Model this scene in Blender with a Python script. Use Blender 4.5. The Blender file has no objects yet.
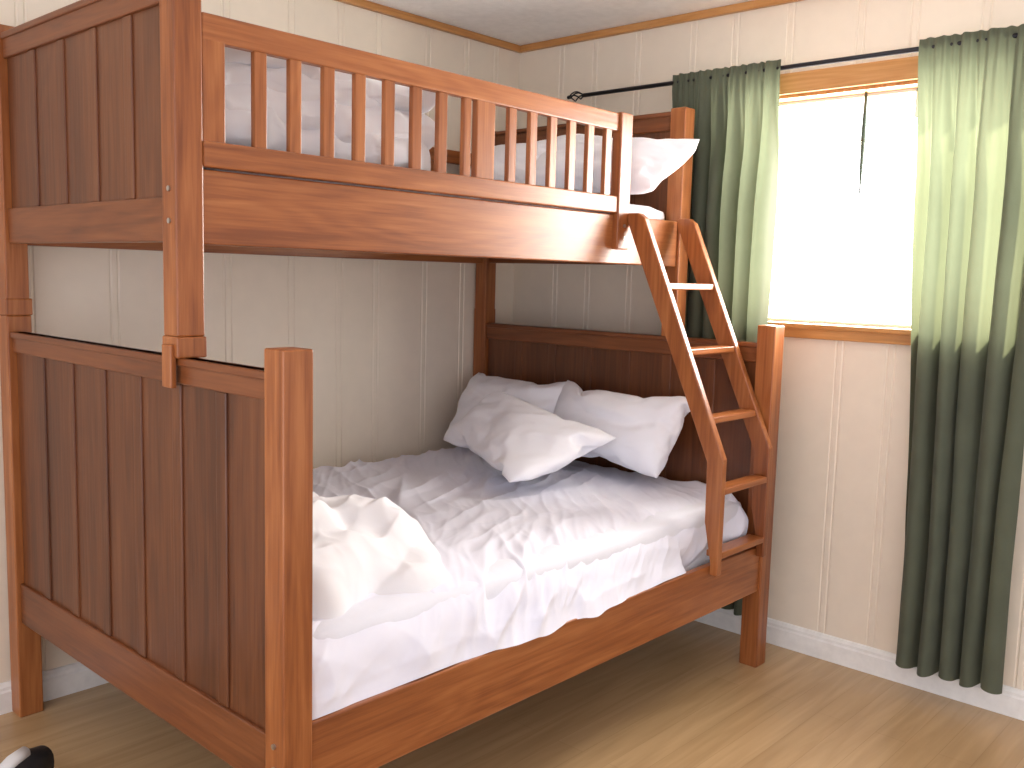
import bpy, bmesh, math, random
from mathutils import Matrix, Vector, noise
random.seed(4)
sc=bpy.context.scene
try:
    sc.view_settings.view_transform='Standard'
except Exception: pass
COL=sc.collection
# ------------------------------------------------------------ materials
def newmat(name):
    m=bpy.data.materials.new(name);m.use_nodes=True
    nt=m.node_tree;b=nt.nodes['Principled BSDF'];return m,nt,b
def N(nt,t,**k):
    n=nt.nodes.new(t)
    for a,v in k.items(): setattr(n,a,v)
    return n
def coords(nt,scale,rot=(0,0,0)):
    tc=N(nt,'ShaderNodeTexCoord');mp=N(nt,'ShaderNodeMapping')
    mp.inputs['Scale'].default_value=scale;mp.inputs['Rotation'].default_value=rot
    nt.links.new(tc.outputs['Object'],mp.inputs['Vector']);return mp.outputs[0]
def ramp(nt,fac,stops):
    r=N(nt,'ShaderNodeValToRGB');cr=r.color_ramp
    cr.elements[0].position=stops[0][0];cr.elements[0].color=(*stops[0][1],1)
    cr.elements[1].position=stops[-1][0];cr.elements[1].color=(*stops[-1][1],1)
    for p,c in stops[1:-1]:
        e=cr.elements.new(p);e.color=(*c,1)
    nt.links.new(fac,r.inputs[0]);return r.outputs[0]
def bump(nt,b,h,strength,dist=.01):
    bp=N(nt,'ShaderNodeBump');bp.inputs['Strength'].default_value=strength;bp.inputs['Distance'].default_value=dist
    nt.links.new(h,bp.inputs['Height']);nt.links.new(bp.outputs[0],b.inputs['Normal'])
def madd(nt,a,k,b=None,kb=1):
    m=N(nt,'ShaderNodeMath',operation='MULTIPLY');m.inputs[1].default_value=k;nt.links.new(a,m.inputs[0])
    if b is None:return m.outputs[0]
    s=N(nt,'ShaderNodeMath',operation='ADD');nt.links.new(m.outputs[0],s.inputs[0]);nt.links.new(b,s.inputs[1]);return s.outputs[0]
def wood(name,axis,c0,c1,c2,rough=.33):
    m,nt,b=newmat(name)
    def nz(ac,al,det,dist):
        s=[ac]*3;s[axis]=al
        n=N(nt,'ShaderNodeTexNoise');n.inputs['Scale'].default_value=1;n.inputs['Detail'].default_value=det;n.inputs['Roughness'].default_value=.6;n.inputs['Distortion'].default_value=dist
        nt.links.new(coords(nt,s),n.inputs['Vector']);return n.outputs[0]
    fine=nz(85,3.5,4,.3);mid=nz(20,1.2,5,.9);big=nz(5,.7,2,.3)
    ringn=nz(7,.9,1.5,.2)
    sn=N(nt,'ShaderNodeMath',operation='SINE');nt.links.new(madd(nt,ringn,80),sn.inputs[0])
    ring=madd(nt,sn.outputs[0],.022)
    f=madd(nt,big,.32,ring);f=madd(nt,mid,.33,f);f=madd(nt,fine,.35,f)
    c=ramp(nt,f,[(.38,c0),(.5,c1),(.62,c2)])
    nt.links.new(c,b.inputs['Base Color']);b.inputs['Roughness'].default_value=rough
    bump(nt,b,fine,.18,.003)
    return m
CH=((.185,.050,.012),(.295,.092,.024),(.40,.145,.044))
WX=wood('cherry_wood_grain_x',0,*CH);WY=wood('cherry_wood_grain_y',1,*CH);WZ=wood('cherry_wood_grain_z',2,*CH)
DK=((.072,.021,.0065),(.115,.034,.010),(.16,.052,.016))  # same cherry darkened: shade of faces turned from the window put into the colour
WZD=wood('cherry_shaded_panel_wood',2,*DK)
WYD=wood('cherry_shaded_rail_wood',1,(.105,.029,.008),(.17,.050,.014),(.23,.075,.023))  # panel rails: shade put into the colour too, milder
PINE=((.40,.17,.05),(.55,.26,.08),(.64,.33,.12))
TX=wood('pine_trim_x',0,*PINE);TY=wood('pine_trim_y',1,*PINE);TZ=wood('pine_trim_z',2,*PINE)
def cloth(name,col,rough=.9,wv=350,bs=.15,trans=0,tcol=None,sheen=.1,var=.06):
    m,nt,b=newmat(name)
    v=coords(nt,(1,1,1))
    n=N(nt,'ShaderNodeTexNoise');n.inputs['Scale'].default_value=wv;n.inputs['Detail'].default_value=2
    nt.links.new(v,n.inputs['Vector'])
    n2=N(nt,'ShaderNodeTexNoise');n2.inputs['Scale'].default_value=9;n2.inputs['Detail'].default_value=4
    nt.links.new(v,n2.inputs['Vector'])
    c=ramp(nt,n2.outputs[0],[(.3,tuple(x*(1-var) for x in col)),(.7,tuple(min(1,x*(1+var)) for x in col))])
    nt.links.new(c,b.inputs['Base Color']);b.inputs['Roughness'].default_value=rough
    b.inputs['Sheen Weight'].default_value=sheen
    bump(nt,b,madd(nt,n.outputs[0],.15,n2.outputs[0]),bs,.01)
    if trans:
        t=N(nt,'ShaderNodeBsdfTranslucent');t.inputs[0].default_value=(*tcol,1)
        mx=N(nt,'ShaderNodeMixShader');mx.inputs[0].default_value=trans
        o=nt.nodes['Material Output']
        nt.links.new(b.outputs[0],mx.inputs[1]);nt.links.new(t.outputs[0],mx.inputs[2]);nt.links.new(mx.outputs[0],o.inputs[0])
    return m
SHEET=cloth('white_cotton_sheet',(.79,.80,.90),bs=.12,var=.01)
PILL=cloth('white_cotton_pillowcase',(.88,.88,.93),bs=.12,var=.01)
DUV=cloth('white_duvet_cotton',(.85,.85,.88),bs=.12,var=.01)
MATT=cloth('mattress_ticking',(.78,.80,.88),bs=.2,var=.02)
GREEN=cloth('sage_green_curtain_linen',(.11,.125,.085),wv=260,bs=.3,trans=.30,tcol=(.15,.175,.105),var=.10)
def plain(name,col,rough=.5,metal=0,noise_s=30,var=.05,bs=.05):
    m,nt,b=newmat(name)
    n=N(nt,'ShaderNodeTexNoise');n.inputs['Scale'].default_value=noise_s;n.inputs['Detail'].default_value=4
    nt.links.new(coords(nt,(1,1,1)),n.inputs['Vector'])
    c=ramp(nt,n.outputs[0],[(.3,tuple(x*(1-var) for x in col)),(.7,tuple(min(1,x*(1+var)) for x in col))])
    nt.links.new(c,b.inputs['Base Color']);b.inputs['Roughness'].default_value=rough;b.inputs['Metallic'].default_value=metal
    bump(nt,b,n.outputs[0],bs,.005)
    return m
WALL=plain('cream_wall_panelling',(.81,.715,.585),.5,noise_s=14,var=.02,bs=.10)
CEIL=plain('ceiling_texture_paint',(.94,.92,.90),.9,noise_s=26,var=.04,bs=.6)
BASE=plain('white_baseboard_paint',(.84,.83,.80),.4)
VINYL=plain('white_window_frame',(.8,.8,.8),.4)
BLACK=plain('black_iron',(.02,.02,.025),.4,.6)
CORDM=plain('dark_green_cord',(.05,.08,.06),.6)
STEEL=plain('steel_bolt',(.5,.5,.5),.3,1)
SHB=plain('black_shoe_leather',(.015,.015,.017),.5)
SHW=plain('white_shoe_rubber',(.75,.75,.75),.5)
FLO,nt,b=newmat('laminate_plank_floor')
v=coords(nt,(1,1,1))
br=N(nt,'ShaderNodeTexBrick');br.offset=.37;br.inputs['Scale'].default_value=1
br.inputs['Brick Width'].default_value=1.2;br.inputs['Row Height'].default_value=.095
br.inputs['Mortar Size'].default_value=.0008;br.inputs['Mortar Smooth'].default_value=.1
br.inputs['Color1'].default_value=(.56,.385,.205,1);br.inputs['Color2'].default_value=(.52,.35,.18,1);br.inputs['Mortar'].default_value=(.44,.29,.15,1)
nt.links.new(v,br.inputs['Vector'])
n=N(nt,'ShaderNodeTexNoise');n.inputs['Scale'].default_value=1;n.inputs['Detail'].default_value=5;n.inputs['Distortion'].default_value=.6
nt.links.new(coords(nt,(2,28,1)),n.inputs['Vector'])
g=ramp(nt,n.outputs[0],[(.3,(.80,.77,.74)),(.7,(1,1,1))])
mx=N(nt,'ShaderNodeMixRGB',blend_type='MULTIPLY');mx.inputs[0].default_value=1
nt.links.new(br.outputs[0],mx.inputs[1]);nt.links.new(g,mx.inputs[2]);nt.links.new(mx.outputs[0],b.inputs['Base Color'])
b.inputs['Roughness'].default_value=.27
# ------------------------------------------------------------ helpers
def obj(name,bm,mats,smooth=False,parent=None,bev=0,autos=False):
    me=bpy.data.meshes.new(name);bm.normal_update();bm.to_mesh(me);bm.free()
    o=bpy.data.objects.new(name,me);COL.objects.link(o)
    for m in (mats if isinstance(mats,(list,tuple)) else [mats]): me.materials.append(m)
    if smooth:
        for p in me.polygons:p.use_smooth=True
    if bev:
        md=o.modifiers.new('bevel','BEVEL');md.width=bev;md.segments=2;md.limit_method='ANGLE'
    if parent:o.parent=parent
    return o
def empty(name):
    o=bpy.data.objects.new(name,None);COL.objects.link(o);o.empty_display_size=.1;return o
def addbox(bm,x0,x1,y0,y1,z0,z1,mi=0):
    vs=[bm.verts.new((x,y,z)) for x in(x0,x1) for y in(y0,y1) for z in(z0,z1)]
    for f in((0,1,3,2),(4,6,7,5),(0,4,5,1),(2,3,7,6),(0,2,6,4),(1,5,7,3)):
        bm.faces.new([vs[i] for i in f]).material_index=mi
def boxes(name,lst,mat,parent=None,bev=.003):
    bm=bmesh.new()
    for l in lst:addbox(bm,*l)
    bmesh.ops.recalc_face_normals(bm,faces=bm.faces)
    return obj(name,bm,mat,parent=parent,bev=bev)
def addcyl(bm,p0,p1,r0,r1=None,seg=16,mi=0):
    r1=r0 if r1 is None else r1
    p0=Vector(p0);p1=Vector(p1);d=p1-p0;q=d.to_track_quat('Z','Y').to_matrix().to_4x4()
    bmesh.ops.create_cone(bm,cap_ends=True,segments=seg,radius1=r0,radius2=r1,depth=d.length,matrix=Matrix.Translation((p0+p1)/2)@q)
def fbm(x,y,z=0,o=3):
    return noise.fractal(Vector((x,y,z)),1.0,2.0,o)
def ridge(x,y,z=0,k=2.2,p=3):
    return (1-min(1,abs(noise.noise(Vector((x,y,z))))*k))**p
# ------------------------------------------------------------ cloth simulation of the pillows
def pillow_blank(name,seed,W=.70,Hh=.48,nx=44,ny=30):
    bm=bmesh.new()
    for sd in(1,-1):
        g=[[bm.verts.new((W*(i/nx-.5),Hh*(j/ny-.5),sd*.03*((1-(2*i/nx-1)**2)*(1-(2*j/ny-1)**2))**.5*(1+.5*noise.noise(Vector((i*.2+seed,j*.2,sd)))))) for j in range(ny+1)] for i in range(nx+1)]
        for i in range(nx):
            for j in range(ny):
                q=(g[i][j],g[i+1][j],g[i+1][j+1],g[i][j+1]);bm.faces.new(q if sd>0 else q[::-1])
    bmesh.ops.remove_doubles(bm,verts=bm.verts,dist=1e-5)
    bmesh.ops.recalc_face_normals(bm,faces=bm.faces)
    o=obj(name,bm,PILL,True)
    md=o.modifiers.new('cloth','CLOTH');s=md.settings
    s.quality=6;s.mass=.08;s.tension_stiffness=15;s.compression_stiffness=15;s.shear_stiffness=6;s.bending_stiffness=.3;s.air_damping=1
    md.collision_settings.use_collision=False
    md.point_cache.frame_start=1;md.point_cache.frame_end=40
    s.use_pressure=True;s.uniform_pressure_force=2.2 if seed<5 else 1.5;s.shrink_min=-.04
    s.effector_weights.gravity=0
    o.location=(seed*3,20,5)
    return o
simP=[]
try:
    PB=[pillow_blank('tmp_pillow_a',1.0),pillow_blank('tmp_pillow_b',6.0)]
    sc.frame_start=1;sc.frame_end=40
    for fr in range(1,37): sc.frame_set(fr)
    dg=bpy.context.evaluated_depsgraph_get()
    for o in PB:
        ev=o.evaluated_get(dg);me=ev.to_mesh()
        simP.append(([v.co.copy() for v in me.vertices],[tuple(p.vertices) for p in me.polygons]));ev.to_mesh_clear()
except Exception as e: simP=[]
for o in [o for o in bpy.data.objects if o.name.startswith('tmp_')]: bpy.data.objects.remove(o,do_unlink=True)
sc.frame_set(1)
def ext(V):
    return [(min(v[i] for v in V),max(v[i] for v in V)) for i in range(3)]
def ok(V,lim):
    e=ext(V);return all(math.isfinite(a) and math.isfinite(b_) and b_-a<lim for a,b_ in e)
# ------------------------------------------------------------ room
H=2.4377;XE=-4.7;YE=-4.8
def groove_profile(a,b,pairs):
    pts=[(a,0)]
    for s in pairs:
        if a+.02<s<b-.02: pts+=[(s-.005,0),(s-.0015,.003),(s+.0015,.003),(s+.005,0)]
    pts.append((b,0));return pts
def groove_pos(a,b):
    r=[];s=a+.07;k=0;pat=[.025,.20,.025,.16,.025,.24]
    while s<b:
        r.append(s);s+=pat[k%6];k+=1
    return r
def wall_strip(bm,axis,pts,z0,z1):
    prev=None
    for s,d in pts:
        if axis==0: A=bm.verts.new((s,d,z0));B=bm.verts.new((s,d,z1))
        else: A=bm.verts.new((d,s,z0));B=bm.verts.new((d,s,z1))
        if prev: bm.faces.new((prev[0],A,B,prev[1]))
        prev=(A,B)
bm=bmesh.new()
wall_strip(bm,0,groove_profile(XE,0,groove_pos(XE,0)),0,H)
addbox(bm,XE,.1,.02,.1,0,H)
obj('wall_back',bm,WALL)
WY0,WY1,WZ0,WZ1=-2.15,-1.16,1.24,2.08
gp=groove_pos(YE,0)
bm=bmesh.new()
wall_strip(bm,1,groove_profile(YE,0,gp),0,WZ0);wall_strip(bm,1,groove_profile(YE,0,gp),WZ1,H)
wall_strip(bm,1,groove_profile(YE,WY0,gp),WZ0,WZ1);wall_strip(bm,1,groove_profile(WY1,0,gp),WZ0,WZ1)
for bx in((.02,.11,YE,0.02,0,WZ0),(.02,.11,YE,0.02,WZ1,H),(.02,.11,YE,WY0,WZ0,WZ1),(.02,.11,WY1,.02,WZ0,WZ1)):addbox(bm,*bx)
obj('wall_right',bm,WALL)
boxes('floor',[(XE-.1,.11,YE,.1,-.1,0)],FLO,bev=0)
boxes('ceiling',[(XE-.1,.11,YE,.1,H,H+.1)],CEIL,bev=0)
def baseb(name,pts_fn,a,b):
    prof=[(0,0),(.016,0),(.016,.066),(.012,.072),(.012,.082),(.006,.092),(0,.095)]
    bm=bmesh.new();A=[bm.verts.new(pts_fn(a,d,z)) for d,z in prof];B=[bm.verts.new(pts_fn(b,d,z)) for d,z in prof]
    for i in range(len(prof)):
        j=(i+1)%len(prof);bm.faces.new((A[i],A[j],B[j],B[i]))
    bm.faces.new(A);bm.faces.new(B);bmesh.ops.recalc_face_normals(bm,faces=bm.faces)
    return obj(name,bm,BASE)
baseb('baseboard_back',lambda s,d,z:(s,-d,z),XE,0)
baseb('baseboard_right',lambda s,d,z:(-d,s,z),YE,-.016)
boxes('trim_1',[(XE,0,-.022,0,H-.03,H)],TX,bev=.004)
boxes('trim_2',[(-.022,0,YE,-.022,H-.03,H)],TY,bev=.004)
win=empty('window_1')
boxes('casing_head',[(-.02,0,WY0-.07,WY1+.07,WZ1,WZ1+.075)],TY,win)
boxes('casing_sill',[(-.02,0,WY0-.07,WY1+.07,WZ0-.05,WZ0-.012),(-.035,.05,WY0-.08,WY1+.08,WZ0-.014,WZ0+.004)],TY,win)
boxes('casing_sides',[(-.02,0,WY0-.07,WY0,WZ0,WZ1),(-.02,0,WY1,WY1+.07,WZ0,WZ1)],TZ,win)
boxes('jamb',[(0,.11,WY0,WY0+.012,WZ0,WZ1),(0,.11,WY1-.012,WY1,WZ0,WZ1),(0,.11,WY0,WY1,WZ1-.012,WZ1),(.04,.11,WY0,WY1,WZ0-.01,WZ0+.004)],TZ,win,0)
fy0,fy1,fz0,fz1=WY0+.012,WY1-.012,WZ0+.004,WZ1-.012
boxes('sash_frame',[(.07,.10,fy0,fy0+.025,fz0,fz1),(.07,.10,fy1-.025,fy1,fz0,fz1),(.07,.10,fy0,fy1,fz1-.012,fz1),(.07,.10,fy0,fy1,fz0,fz0+.012),(.07,.10,-1.80,-1.785,fz1-.10,fz1)],VINYL,win,.002)
bm=bmesh.new();addcyl(bm,(.05,-1.62,2.068),(.05,-1.62,1.90),.005,.009);addcyl(bm,(.05,-1.62,1.90),(.05,-1.62,1.70),.009,.002)
obj('pull_cord',bm,CORDM,True,win)
# curtain rod
bm=bmesh.new()
RZ=2.16;RX=-.085
addcyl(bm,(RX,-.45,RZ),(RX,-2.55,RZ),.0085)
for s,y in((1,-.45),(-1,-2.55)):
    for k in range(4):
        pr=None
        for i in range(9):
            t=i/8;a=k*math.pi/2+t*math.pi*.9;r=.018*math.sin(math.pi*t)+.002
            q=Vector((RX+r*math.cos(a),y+s*t*.075,RZ+r*math.sin(a)))
            if pr:addcyl(bm,pr,q,.003,seg=6)
            pr=q
    bmesh.ops.create_uvsphere(bm,u_segments=10,v_segments=8,radius=.008,matrix=Matrix.Translation((RX,y+s*.08,RZ)))
for y in(-.98,-2.42):
    addcyl(bm,(RX,y,RZ),(0,y,RZ-.005),.006);addcyl(bm,(-.006,y,RZ-.005),(0,y,RZ-.005),.022)
obj('curtain_rod',bm,BLACK,True)
def curtain(name,yt0,yt1,yb0,yb1,z0,folds,seed):
    nu,nv=folds*30,120;ztop=RZ+.028
    bm=bmesh.new();rows=[]
    for j in range(nv+1):
        t=j/nv;z=ztop-(ztop-z0)*t
        row=[]
        for i in range(nu+1):
            u=i/nu
            tt=max(0,(ztop-z-.06))/(ztop-z0)
            wv=u+.045*fbm(u*3+seed,t*.8,seed,2)
            ph=2*math.pi*folds*wv+.6*math.sin(2.3*t+seed)
            ya=yt0+(yb0-yt0)*min(1,tt*1.3);yb_=yt1+(yb1-yt1)*min(1,tt*1.3)
            amp=(.034+.022*fbm(u*4,t*1.3,seed+7,2))*min(1,.10+tt*4)
            fine=.004*math.sin(2*math.pi*folds*3.1*u+seed)*max(0,1-tt*5)
            s=math.sin(ph);s=math.copysign(abs(s)**.75,s)
            x=RX+amp*s+fine-.012*max(0,1-tt*8)
            y=ya+(yb_-ya)*(u+.026*math.cos(ph)*min(1,tt*6))
            y+=.006*fbm(u*5,t*3,seed+3,2)
            zz=z
            if j==nv: zz=z0+.006*math.sin(ph*.5)
            if j==0: zz=ztop+.002*math.sin(ph*2)
            x+=.004*fbm(u*7,t*9,seed,2)
            row.append(bm.verts.new((min(x,-.026),y,zz)))
        rows.append(row)
    for j in range(nv):
        for i in range(nu): bm.faces.new((rows[j][i],rows[j][i+1],rows[j+1][i+1],rows[j+1][i]))
    return obj(name,bm,GREEN,True)
curtain('curtain',-.90,-1.36,-.94,-1.335,.12,6,1.3)
curtain('curtain',-1.85,-2.27,-1.90,-2.245,.095,5,5.1)
# ------------------------------------------------------------ bunk bed
xF,xH,yU,yL,yb=-2.2765,-.272,-1.083,-1.490,-.080
w=.070;wu=.066;zP=1.235;zFt=1.187;zHt=1.177;zT=2.03
bed=empty('bunk_bed')
boxes('lower_posts',[(xx,xx+w,y0,y0+w,0,zP+(.006 if xx==xH else 0)) for xx in(xF,xH) for y0 in(yL,yb)],WZ,bed,.004)
boxes('post_collars',[(xF-.003,xF+wu+.003,yU-.003,yU+wu+.003,zFt,zP),(xF-.003,xF+w+.003,yb-.003,yb+w+.003,zP,zP+.05)],WZ,bed,.004)
boxes('post_tongue',[(xF-.012,xF+.002,yU+.012,yU+wu-.012,1.12,zFt+.03)],WZ,bed,.003)
boxes('upper_posts',[(xF,xF+wu,yU,yU+wu,zP,zT+.03),(xF,xF+wu,yb,yb+wu,zP+.04,zT+.03),
   (xH,xH+wu,yU,yU+wu,zHt,zT-.005),(xH,xH+wu,yb,yb+wu,zP,zT-.005)],WZ,bed,.004)
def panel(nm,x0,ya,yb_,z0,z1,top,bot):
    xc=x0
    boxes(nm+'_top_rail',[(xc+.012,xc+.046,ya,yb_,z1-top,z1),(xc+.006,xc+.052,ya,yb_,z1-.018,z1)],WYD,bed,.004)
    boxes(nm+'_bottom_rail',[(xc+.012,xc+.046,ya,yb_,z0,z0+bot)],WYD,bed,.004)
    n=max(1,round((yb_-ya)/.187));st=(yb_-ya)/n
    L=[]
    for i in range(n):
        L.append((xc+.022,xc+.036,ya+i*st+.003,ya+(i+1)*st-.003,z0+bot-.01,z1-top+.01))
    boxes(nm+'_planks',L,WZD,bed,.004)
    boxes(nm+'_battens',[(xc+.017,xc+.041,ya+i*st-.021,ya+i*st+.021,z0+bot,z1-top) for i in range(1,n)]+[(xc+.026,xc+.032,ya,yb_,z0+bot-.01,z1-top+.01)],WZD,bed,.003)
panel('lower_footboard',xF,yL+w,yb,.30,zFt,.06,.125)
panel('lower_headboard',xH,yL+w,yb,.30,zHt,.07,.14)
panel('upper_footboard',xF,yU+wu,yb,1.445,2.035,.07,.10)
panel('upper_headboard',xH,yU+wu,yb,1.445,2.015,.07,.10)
boxes('lower_side_rail',[(xF+w,xH,yL+.010,yL+.036,.286,.453),(xF+w,xH,yb+.03,yb+.056,.286,.453)],WX,bed,.004)
boxes('lower_slat_support',[(xF+w,xH,yL+.036,yL+.06,.33,.36)]+[(xF+.12+i*.145,xF+.20+i*.145,yL+.04,yb+.03,.36,.378) for i in range(13)],WY,bed,.002)
boxes('upper_side_rail',[(xF+wu,xH,yU+.012,yU+.040,1.4408,1.608),(xF+wu,xH,yb+.02,yb+.046,1.4408,1.608)],WX,bed,.004)
boxes('upper_slats',[(xF+.12+i*.145,xF+.20+i*.145,yU+.04,yb+.02,1.47,1.49) for i in range(13)]+[(xF+wu,xH,yU+.04,yU+.062,1.45,1.47)],WY,bed,.002)
g0,g1=xF+wu,-.61
boxes('guard_rail_long',[(g0,g1,yU,yU+.028,1.885,1.944),(g0,g1,yU-.004,yU+.026,1.612,1.669)],WX,bed,.004)
sl=[(x-.017,x+.017,yU+.005,yU+.022,1.66,1.89) for x in(-2.061,-1.965,-1.867,-1.770,-1.673,-1.578,-1.483,-1.198,-1.104,-1.010,-.915,-.820,-.724)]
boxes('guard_rail_slats',sl,WZ,bed,.003)
boxes('guard_rail_stiles',[(g0,g0+.056,yU,yU+.027,1.66,1.89),(-1.403,-1.372,yU+.005,yU+.022,1.66,1.89),(-1.352,-1.276,yU+.003,yU+.026,1.66,1.89),(-.676,-.61,yU-.010,yU+.028,1.49,1.948)],WZ,bed,.004)
by=yb+.02
boxes('back_guard_rail',[(g0,xH,by,by+.026,1.86,1.915),(g0,xH,by,by+.026,1.604,1.66)],WX,bed,.004)
boxes('back_guard_slats',[(g0+.1+i*.19,g0+.14+i*.19,by+.004,by+.02,1.65,1.87) for i in range(10)],WZ,bed,.003)
bm=bmesh.new()
for p,d in(((xF,yU+.03,1.49),(-1,0,0)),((xF,yL+.035,.37),(-1,0,0)),((xF,yL+.035,.42),(-1,0,0)),((xF,yU+.03,1.56),(-1,0,0)),((-.64,yU-.01,1.53),(0,-1,0)),((-.64,yU-.01,1.57),(0,-1,0))):
    p=Vector(p);addcyl(bm,p,p+Vector(d)*.004,.006)
obj('bolts',bm,STEEL,False,bed)
lad=empty('bunk_bed_ladder')
YT,YB=-1.165,-1.512
def stringer(nm,x0,x1):
    prof=[(YT,1.598),(YT+.025,1.615),(-1.094,1.615),(-1.0945,1.585),(YB+.060,.80),(YB+.057,.60),(YB+.030,.47),(YB+.030,.425),(YB,.425),(YB,.815)]
    bm=bmesh.new();A=[bm.verts.new((x0,y,z)) for y,z in prof];B=[bm.verts.new((x1,y,z)) for y,z in prof]
    n=len(prof)
    for i in range(n):bm.faces.new((A[i],A[(i+1)%n],B[(i+1)%n],B[i]))
    bm.faces.new(A);bm.faces.new(B);bmesh.ops.recalc_face_normals(bm,faces=bm.faces)
    bmesh.ops.triangulate(bm,faces=[f for f in bm.faces if len(f.verts)>4])
    o=obj(nm,bm,WZ,parent=lad);md=o.modifiers.new('b','BEVEL');md.width=.004;md.segments=2;md.angle_limit=math.radians(30)
stringer('stringer_1',-.625,-.597);stringer('stringer_2',-.310,-.282)
L=[]
for z in(1.38,1.163,.944,.716,.50):
    t=(1.605-z)/(1.605-.815);t=min(1,t);yc=-1.129-.352*t
    L.append((-.598,-.309,yc-.030,yc+.030,z-.022,z))
boxes('rungs',L,WX,lad,.004)
# ------------------------------------------------------------ mattresses
def rbox(bm,c,h,r,n=14,disp=None):
    t=bmesh.new();bmesh.ops.create_cube(t,size=2);bmesh.ops.subdivide_edges(t,edges=t.edges,cuts=n,use_grid_fill=True)
    inner=Vector((h[0]-r,h[1]-r,h[2]-r));mp={}
    for v in t.verts:
        p=Vector((v.co[i]*h[i] for i in range(3)))
        q=Vector((max(-inner[i],min(inner[i],p[i])) for i in range(3)))
        d=p-q
        if d.length>1e-6:q=q+d.normalized()*r
        q=q+Vector(c)
        if disp:q=disp(q,(q-Vector(c)))
        mp[v]=bm.verts.new(q)
    for f in t.faces:bm.faces.new([mp[v] for v in f.verts])
    t.free()
bm=bmesh.new();rbox(bm,((xF+w+xH)/2,(-1.425-.06)/2,.50),((xH-xF-w)/2-.004,(1.425-.06)/2-.004,.122),.045,n=24)
obj('mattress',bm,MATT,True)
bm=bmesh.new();rbox(bm,((xF+wu+xH)/2,(yU+.045+yb+.01)/2,1.575),((xH-xF-wu)/2-.004,(yb+.01-yU-.045)/2-.004,.085),.04,n=24)
obj('mattress',bm,MATT,True)
# fitted sheet
def wrinkle(x,y):
    a=0
    wx=x+.03*fbm(x*2.5,y*2.5,3,2);wy=y+.03*fbm(x*2.5,y*2.5,9,2)
    for ang,fr,st,am,sd in((.75,9,.11,.017,1),(.40,12,.10,.011,5),(1.15,13,.12,.012,8),(-.2,12,.14,.004,12),(.85,24,.10,.005,17)):
        c,s=math.cos(ang),math.sin(ang);u=wx*c+wy*s;v=-wx*s+wy*c
        a+=am*ridge(u*fr*st,v*fr,sd,2.4,1.6)*max(0,.45+1.3*noise.noise(Vector((x*2.4,y*2.4,sd))))
    return a+.004*fbm(x*4,y*4,2,2)
bm=bmesh.new();X0,X1=-2.203,-.288;nx,ny=420,320;rows=[]
for i in range(nx+1):
    x=X0+(X1-X0)*i/nx
    f=(x-X0)/(X1-X0)
    ov=.014*max(0,min(1,(f-.22)*4))*max(0,min(1,(.70-f)*5))
    ov*=.8+1.0*noise.noise(Vector((x*3.5,0,4)))+.5*noise.noise(Vector((x*10,0,4)))
    bul=.02*noise.noise(Vector((x*2.1,7,0)))
    yf=-1.430+.02*f
    path=[(-.065,.60),(-.07,.622),(-.12,.632),(-.75,.628),(-1.29,.630),(yf+.03,.605),(yf-.010+bul,.55)]
    if f<.76: path+=[(yf-.020,.49),(-1.458-ov*1.4,.458),(-1.466-ov*1.8,.452-ov*.9)]
    else:
        path+=[(yf-.012,.50),(yf-.004,.47),(yf,.452)]
    P=[Vector((a,b)) for a,b in path];Ls=[0]
    for k in range(1,len(P)):Ls.append(Ls[-1]+(P[k]-P[k-1]).length)
    row=[]
    for j in range(ny+1):
        s=Ls[-1]*j/ny;k=1
        while k<len(P)-1 and Ls[k]<s:k+=1
        t=(s-Ls[k-1])/(Ls[k]-Ls[k-1]);p=P[k-1].lerp(P[k],max(0,min(1,t)))
        row.append([x,p[0],p[1],s])
    for _ in range(50):
        for k in range(1,ny):
            row[k][1]=(row[k-1][1]+row[k+1][1]+2*row[k][1])/4;row[k][2]=(row[k-1][2]+row[k+1][2]+2*row[k][2])/4
    vr=[]
    for k,(a,yy,zz,s) in enumerate(row):
        w_=wrinkle(a,-s)
        kp=max(k-1,0);kn=min(k+1,ny)
        ty,tz=row[kn][1]-row[kp][1],row[kn][2]-row[kp][2];L_=math.hypot(ty,tz)+1e-9
        n_y,n_z=tz/L_,-ty/L_
        fr=max(0,min(1,(s-1.30)*5))
        e=min(1,k/6,(i+2)/6,(nx-i+2)/6)
        dd=.012*ridge(a*4-s*3,s*5+a*3,21,2.2,1.6)+.008*ridge(a*10+s*6,s*3,33,2.2,1.6)
        w_=w_*(1-.4*fr)+fr*dd
        if s>Ls[-1]-.05: w_*=.4+.6*max(0,(Ls[-1]-s)/.05)
        vr.append(bm.verts.new((a,yy+n_y*w_*e,zz+n_z*w_*e)))
    rows.append(vr)
for i in range(nx):
    for j in range(ny):bm.faces.new((rows[i][j],rows[i][j+1],rows[i+1][j+1],rows[i+1][j]))
obj('bed_sheet',bm,SHEET,True)
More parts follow.
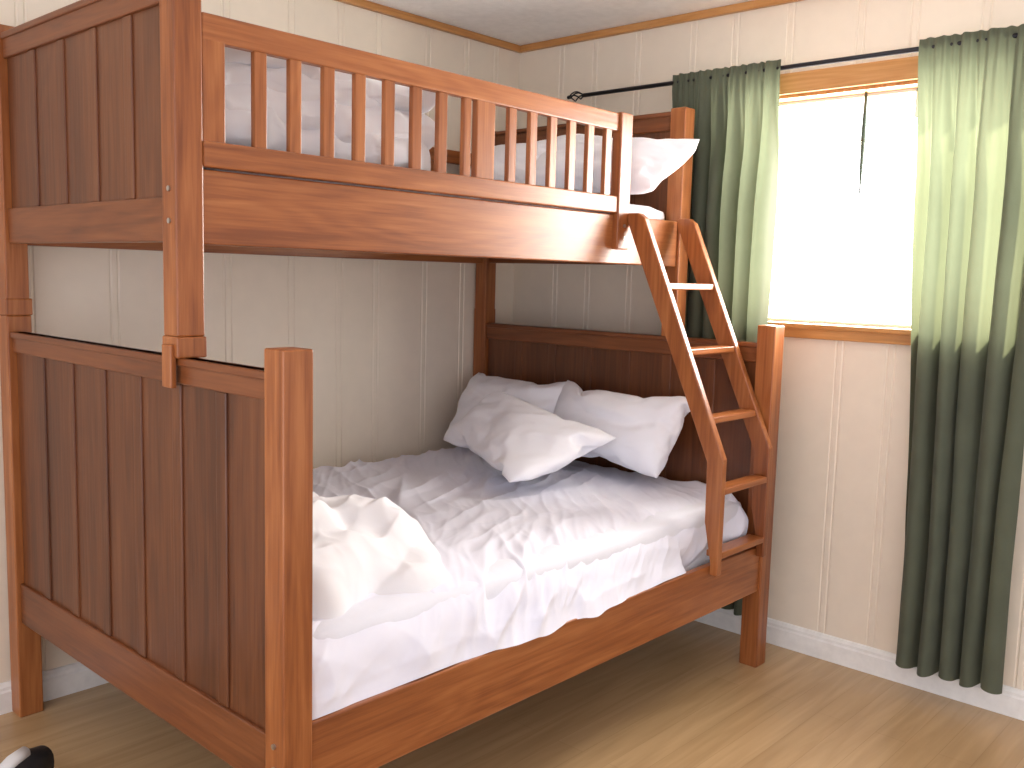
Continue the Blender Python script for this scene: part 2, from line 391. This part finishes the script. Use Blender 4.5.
# ------------------------------------------------------------ pillows
pillow_ok=[ok(V,1.5) and ext(V)[2][1]-ext(V)[2][0]>.05 for V,_ in simP]+[False,False]
def pillow(name,c00,c10,c11,c01,th,seed,bow=.045,up=None,n=60,flip=0,src=0,wr=.006):
    c=[Vector(q) for q in(c00,c10,c11,c01)]
    nrm=((c[1]-c[0]).cross(c[3]-c[0])).normalized()
    if up and nrm.dot(Vector(up))<0:nrm=-nrm
    def place(s,t,h):
        a,b_=(s+1)/2,(t+1)/2
        return c[0]*(1-a)*(1-b_)+c[1]*a*(1-b_)+c[2]*a*b_+c[3]*(1-a)*b_+nrm*h
    bm=bmesh.new()
    if pillow_ok[src]:
        V,Fc=simP[src];e=ext(V);vs=[];cor=[]
        zz=max(abs(e[2][0]),abs(e[2][1]))
        for q in V:
            s=(q.x-(e[0][0]+e[0][1])/2)/((e[0][1]-e[0][0])/2);t=(q.y-(e[1][0]+e[1][1])/2)/((e[1][1]-e[1][0])/2);h=q.z/zz*th/2
            if flip&1:s=-s
            if flip&2:t=-t
            if flip&4:h=-h
            h+=.012*fbm(s*1.5+seed,t*1.5,seed,2)
            h*=1-.14*t
            m_=max(0,1-s*s)*max(0,1-t*t)*(1 if h>0 else 0)
            h+=-.020*ridge(s*1.1+seed,t*1.6+s*.6,seed,2.0,2)*m_
            h+=wr*(ridge(s*2.2+t*2+seed,t*3-s*1.5,seed+4,2.4,2)+.6*ridge(s*5-t*3+seed,t*2.5+s,seed+8,2.4,2))*m_**.5
            k=1.06-.05*(abs(s)*abs(t))**3
            v=bm.verts.new(place(s*k,t*k,h));vs.append(v)
            if abs(s)>.74 and abs(t)>.66:cor.append(v)
        for fc in Fc:bm.faces.new([vs[i] for i in fc])
        for _ in range(9):bmesh.ops.smooth_vert(bm,verts=cor,factor=.5,use_axis_x=True,use_axis_y=True,use_axis_z=True)
        bmesh.ops.recalc_face_normals(bm,faces=bm.faces)
        o=obj(name,bm,PILL,True);md=o.modifiers.new('s','SUBSURF');md.levels=1;md.render_levels=1
        return o
    for sd in(1,-1):
        g=[]
        for i in range(n+1):
            r=[]
            for j in range(n+1):
                s=math.sin((i/n*2-1)*math.pi/2);t=math.sin((j/n*2-1)*math.pi/2)
                e=max(0,(1-s*s)*(1-t*t));s2=s*(1-bow*(1-t*t));t2=t*(1-bow*(1-s*s))
                h=th/2*e**.36+e**.25*.014*fbm(s*1.6+seed,t*1.6,sd,2)
                r.append(bm.verts.new(place(s2,t2,h*sd)))
            g.append(r)
        for i in range(n):
            for j in range(n):
                q=(g[i][j],g[i+1][j],g[i+1][j+1],g[i][j+1]);bm.faces.new(q if sd>0 else q[::-1])
    bmesh.ops.remove_doubles(bm,verts=bm.verts,dist=.0006)
    bmesh.ops.recalc_face_normals(bm,faces=bm.faces)
    return obj(name,bm,PILL,True)
pillow('pillow',(-.52,-.085,.685),(-.52,-.66,.67),(-.335,-.64,.985),(-.345,-.10,.975),.18,2.1,up=(-1,0,.5),src=1)
pillow('pillow',(-.50,-.60,.69),(-.50,-1.18,.675),(-.33,-1.26,.985),(-.33,-.58,.985),.18,7.7,up=(-1,0,.5),src=0)
pillow('pillow',(-.71,-.27,.715),(-1.03,-.95,.685),(-.60,-1.10,.83),(-.56,-.46,.935),.16,4.4,up=(-1,0,1),src=1,flip=3,wr=.010)
pillow('pillow',(-.56,-.52,1.72),(-.50,-1.10,1.70),(-.375,-1.26,1.89),(-.36,-.55,1.955),.18,9.2,up=(-1,0,.5),src=0,flip=1)
pillow('pillow',(-.50,-.14,1.72),(-.56,-.62,1.72),(-.37,-.60,1.93),(-.36,-.15,1.93),.15,11.5,up=(-1,0,.5),src=1,flip=2)
# ------------------------------------------------------------ folded duvet on top bunk
def dsp(seed,hx):
    def f(q,l):
        n_=Vector((noise.noise(q*4+Vector((seed,0,0))),noise.noise(q*4+Vector((0,seed,0))),noise.noise(q*3.5+Vector((0,0,seed)))*.7))
        q=q+n_*.042
        q=q+Vector((noise.noise(q*10+Vector((seed,3,0))),noise.noise(q*10+Vector((7,seed,0))),noise.noise(q*10+Vector((0,5,seed)))))*.014
        q.y-=.014*ridge(q.x*6+seed,q.z*9,seed,2.2,2)*(1 if l.y<0 else 0)
        q.z+=.014*ridge(q.x*3.5+seed,q.y*6,seed)*(1 if l.z>0 else .2)
        q.y=max(q.y,-1.052);q.x=max(q.x,-2.205)
        return q
    return f
bm=bmesh.new()
for k,(cx,cy,hx,hy,zz,hz) in enumerate(((-1.80,-.70,.38,.31,1.705,.052),(-1.97,-.71,.20,.30,1.785,.054),(-1.61,-.70,.20,.31,1.775,.052),(-1.80,-.68,.36,.30,1.842,.048),(-1.99,-.70,.18,.30,1.892,.042),(-1.66,-.68,.24,.30,1.884,.040))):
    rbox(bm,(cx,cy,zz),(hx,hy,hz),hz-.002,n=50,disp=dsp(k*3.3+1,hx))
bmesh.ops.recalc_face_normals(bm,faces=bm.faces)
obj('duvet',bm,DUV,True)
# rumpled duvet, lower bed : overlapping puffy rolls, one surface
lobes=[(-1.99,-1.01,.22,.125,.235,.35),(-1.82,-1.12,.22,.12,.205,-.5),(-2.03,-1.16,.18,.105,.215,.15),(-1.74,-1.05,.15,.11,.15,1.0),(-1.90,-1.24,.22,.10,.150,.2),(-2.07,-1.27,.12,.095,.14,-.3),(-1.70,-1.22,.14,.095,.105,.6),(-2.09,-.91,.12,.12,.17,.1),(-1.90,-.93,.17,.10,.15,-.2),(-1.80,-1.32,.14,.06,.075,.15)]
def dh(x,y):
    x0,y0=x,y
    x+=.04*fbm(x0*4.5,y0*4.5,1,2);y+=.04*fbm(x0*4.5,y0*4.5,6,2)
    acc=0;K=40
    for lx,ly,a,b_,h,an in lobes:
        c,s=math.cos(an),math.sin(an);dx,dy=x-lx,y-ly;u=(dx*c+dy*s)/a;v=(-dx*s+dy*c)/b_
        d=u*u+v*v
        val=h*(1-d)**.5 if d<1 else -.10*(math.sqrt(d)-1)
        acc+=math.exp(K*val)
    v=math.log(acc)/K-.045
    m=min(1,max(0,(x0+2.20)/.05),max(0,(y0+1.42)/.05))
    return (v+.05)*math.sqrt(m)-.05
bm=bmesh.new();G={}
nx=280
for i in range(nx+1):
    for j in range(nx+1):
        x=-2.203+.74*i/nx;y=-1.42+.74*j/nx
        h=dh(x,y)
        if h<-.045 and x>-2.15:continue
        m_=max(0,min(1,(h+.005)*12))
        wx=x+.03*fbm(x*4,y*4,2,2);wy=y+.03*fbm(x*4,y*4,12,2)
        hh=h+m_*(.020*ridge(wx*3+1.3*wy,wy*9-4*wx,3,2.0,1.6)+.012*ridge(wx*9,wy*4+4*wx,8,2.0,1.6)+.008*ridge(wx*5-wy*12,wy*8+wx*9,18,2.2,1.6)+.006*fbm(x*7,y*7,4,2))
        G[i,j]=bm.verts.new((x,y,.635+hh))
for i in range(nx):
    for j in range(nx):
        k=[(i,j),(i+1,j),(i+1,j+1),(i,j+1)]
        if all(q in G for q in k):bm.faces.new([G[q] for q in k])
bmesh.ops.delete(bm,geom=[v for v in bm.verts if not v.link_faces],context='VERTS')
for _ in range(5):bmesh.ops.smooth_vert(bm,verts=bm.verts,factor=.5,use_axis_x=True,use_axis_y=True,use_axis_z=True)
obj('duvet',bm,DUV,True)
# ------------------------------------------------------------ shoe
shoe=empty('sneaker')
def loft(name,secs,mat):
    bm=bmesh.new();R=[]
    for (c,hw,z0,z1) in secs:
        r=[]
        for k in range(16):
            a=2*math.pi*k/16;r.append(bm.verts.new((c,hw*math.cos(a),(z0+z1)/2+(z1-z0)/2*math.copysign(abs(math.sin(a))**.7,math.sin(a)))))
        R.append(r)
    for a,b_ in zip(R,R[1:]):
        for k in range(16):bm.faces.new((a[k],a[(k+1)%16],b_[(k+1)%16],b_[k]))
    bm.faces.new(R[0]);bm.faces.new(R[-1]);bmesh.ops.recalc_face_normals(bm,faces=bm.faces)
    return obj(name,bm,mat,True,shoe)
loft('upper',[(-.13,.02,.02,.06),(-.12,.034,.015,.09),(-.07,.038,.015,.10),(-.02,.04,.015,.095),(.04,.044,.015,.072),(.09,.045,.015,.055),(.125,.034,.015,.045),(.14,.012,.018,.035)],SHB)
loft('sole',[(-.138,.022,0,.022),(-.125,.038,0,.026),(0,.042,0,.022),(.09,.05,0,.022),(.13,.038,0,.024),(.15,.014,.004,.024)],SHW)
loft('tongue',[(-.06,.018,.085,.115),(-.02,.022,.08,.108),(.03,.02,.06,.085),(.05,.012,.055,.07)],SHW)
shoe.location=(-2.47,-.52,0);shoe.rotation_euler=(0,0,math.radians(200))
# ------------------------------------------------------------ lights
def area(name,loc,rot,sx,sy,P,col):
    l=bpy.data.lights.new(name,'AREA');l.shape='RECTANGLE';l.size=sx;l.size_y=sy;l.energy=P;l.color=col
    o=bpy.data.objects.new(name,l);COL.objects.link(o);o.location=loc;o.rotation_euler=rot;return o
area('window_daylight',(.45,-1.68,1.75),(0,math.radians(90),0),1.9,2.6,370,(1,.94,.85))
sl_=bpy.data.lights.new('sun','SUN');sl_.energy=18;sl_.angle=math.radians(2.5);sl_.color=(1,.88,.68)
so=bpy.data.objects.new('sun',sl_);COL.objects.link(so);so.location=(3,2,5)
so.rotation_euler=Vector((-.55,-.62,-.50)).to_track_quat('-Z','Y').to_euler()
W=bpy.data.worlds.new('sky_with_fill');sc.world=W;W.use_nodes=True
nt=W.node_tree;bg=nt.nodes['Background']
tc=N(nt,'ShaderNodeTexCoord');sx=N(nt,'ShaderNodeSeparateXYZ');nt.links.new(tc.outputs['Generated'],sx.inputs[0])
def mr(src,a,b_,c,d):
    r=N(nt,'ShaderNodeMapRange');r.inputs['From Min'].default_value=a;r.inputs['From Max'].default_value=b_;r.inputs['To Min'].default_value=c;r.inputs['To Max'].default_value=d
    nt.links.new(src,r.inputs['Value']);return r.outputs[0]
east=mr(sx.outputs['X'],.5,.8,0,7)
west_fill=mr(sx.outputs['X'],-.75,-.25,2.35,.78)  # added fill: world brighter on the west side to light pillows and bedding
low_fill=mr(sx.outputs['Z'],-.08,.04,1.25,1)  # added lift below the horizon to brighten the ceiling
ad=N(nt,'ShaderNodeMath',operation='ADD');nt.links.new(east,ad.inputs[0]);nt.links.new(west_fill,ad.inputs[1])
mm=N(nt,'ShaderNodeMath',operation='MULTIPLY');nt.links.new(ad.outputs[0],mm.inputs[0]);nt.links.new(low_fill,mm.inputs[1]);nt.links.new(mm.outputs[0],bg.inputs[1])
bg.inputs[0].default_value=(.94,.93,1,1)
# ------------------------------------------------------------ camera
C=(-3.3174,-3.0372,1.3884);th,ph,ro,f=.7402,.1134,.0269,945.4056
F=Vector((math.cos(th)*math.cos(ph),math.sin(th)*math.cos(ph),-math.sin(ph)))
R0=Vector((math.sin(th),-math.cos(th),0));U0=R0.cross(F)
R=math.cos(ro)*R0+math.sin(ro)*U0;U=-math.sin(ro)*R0+math.cos(ro)*U0
cd=bpy.data.cameras.new('camera');co=bpy.data.objects.new('camera',cd);COL.objects.link(co)
cd.sensor_width=36;cd.lens=f*36/1024;cd.clip_start=.05
co.matrix_world=Matrix(((R[0],U[0],-F[0],C[0]),(R[1],U[1],-F[1],C[1]),(R[2],U[2],-F[2],C[2]),(0,0,0,1)))
sc.camera=co
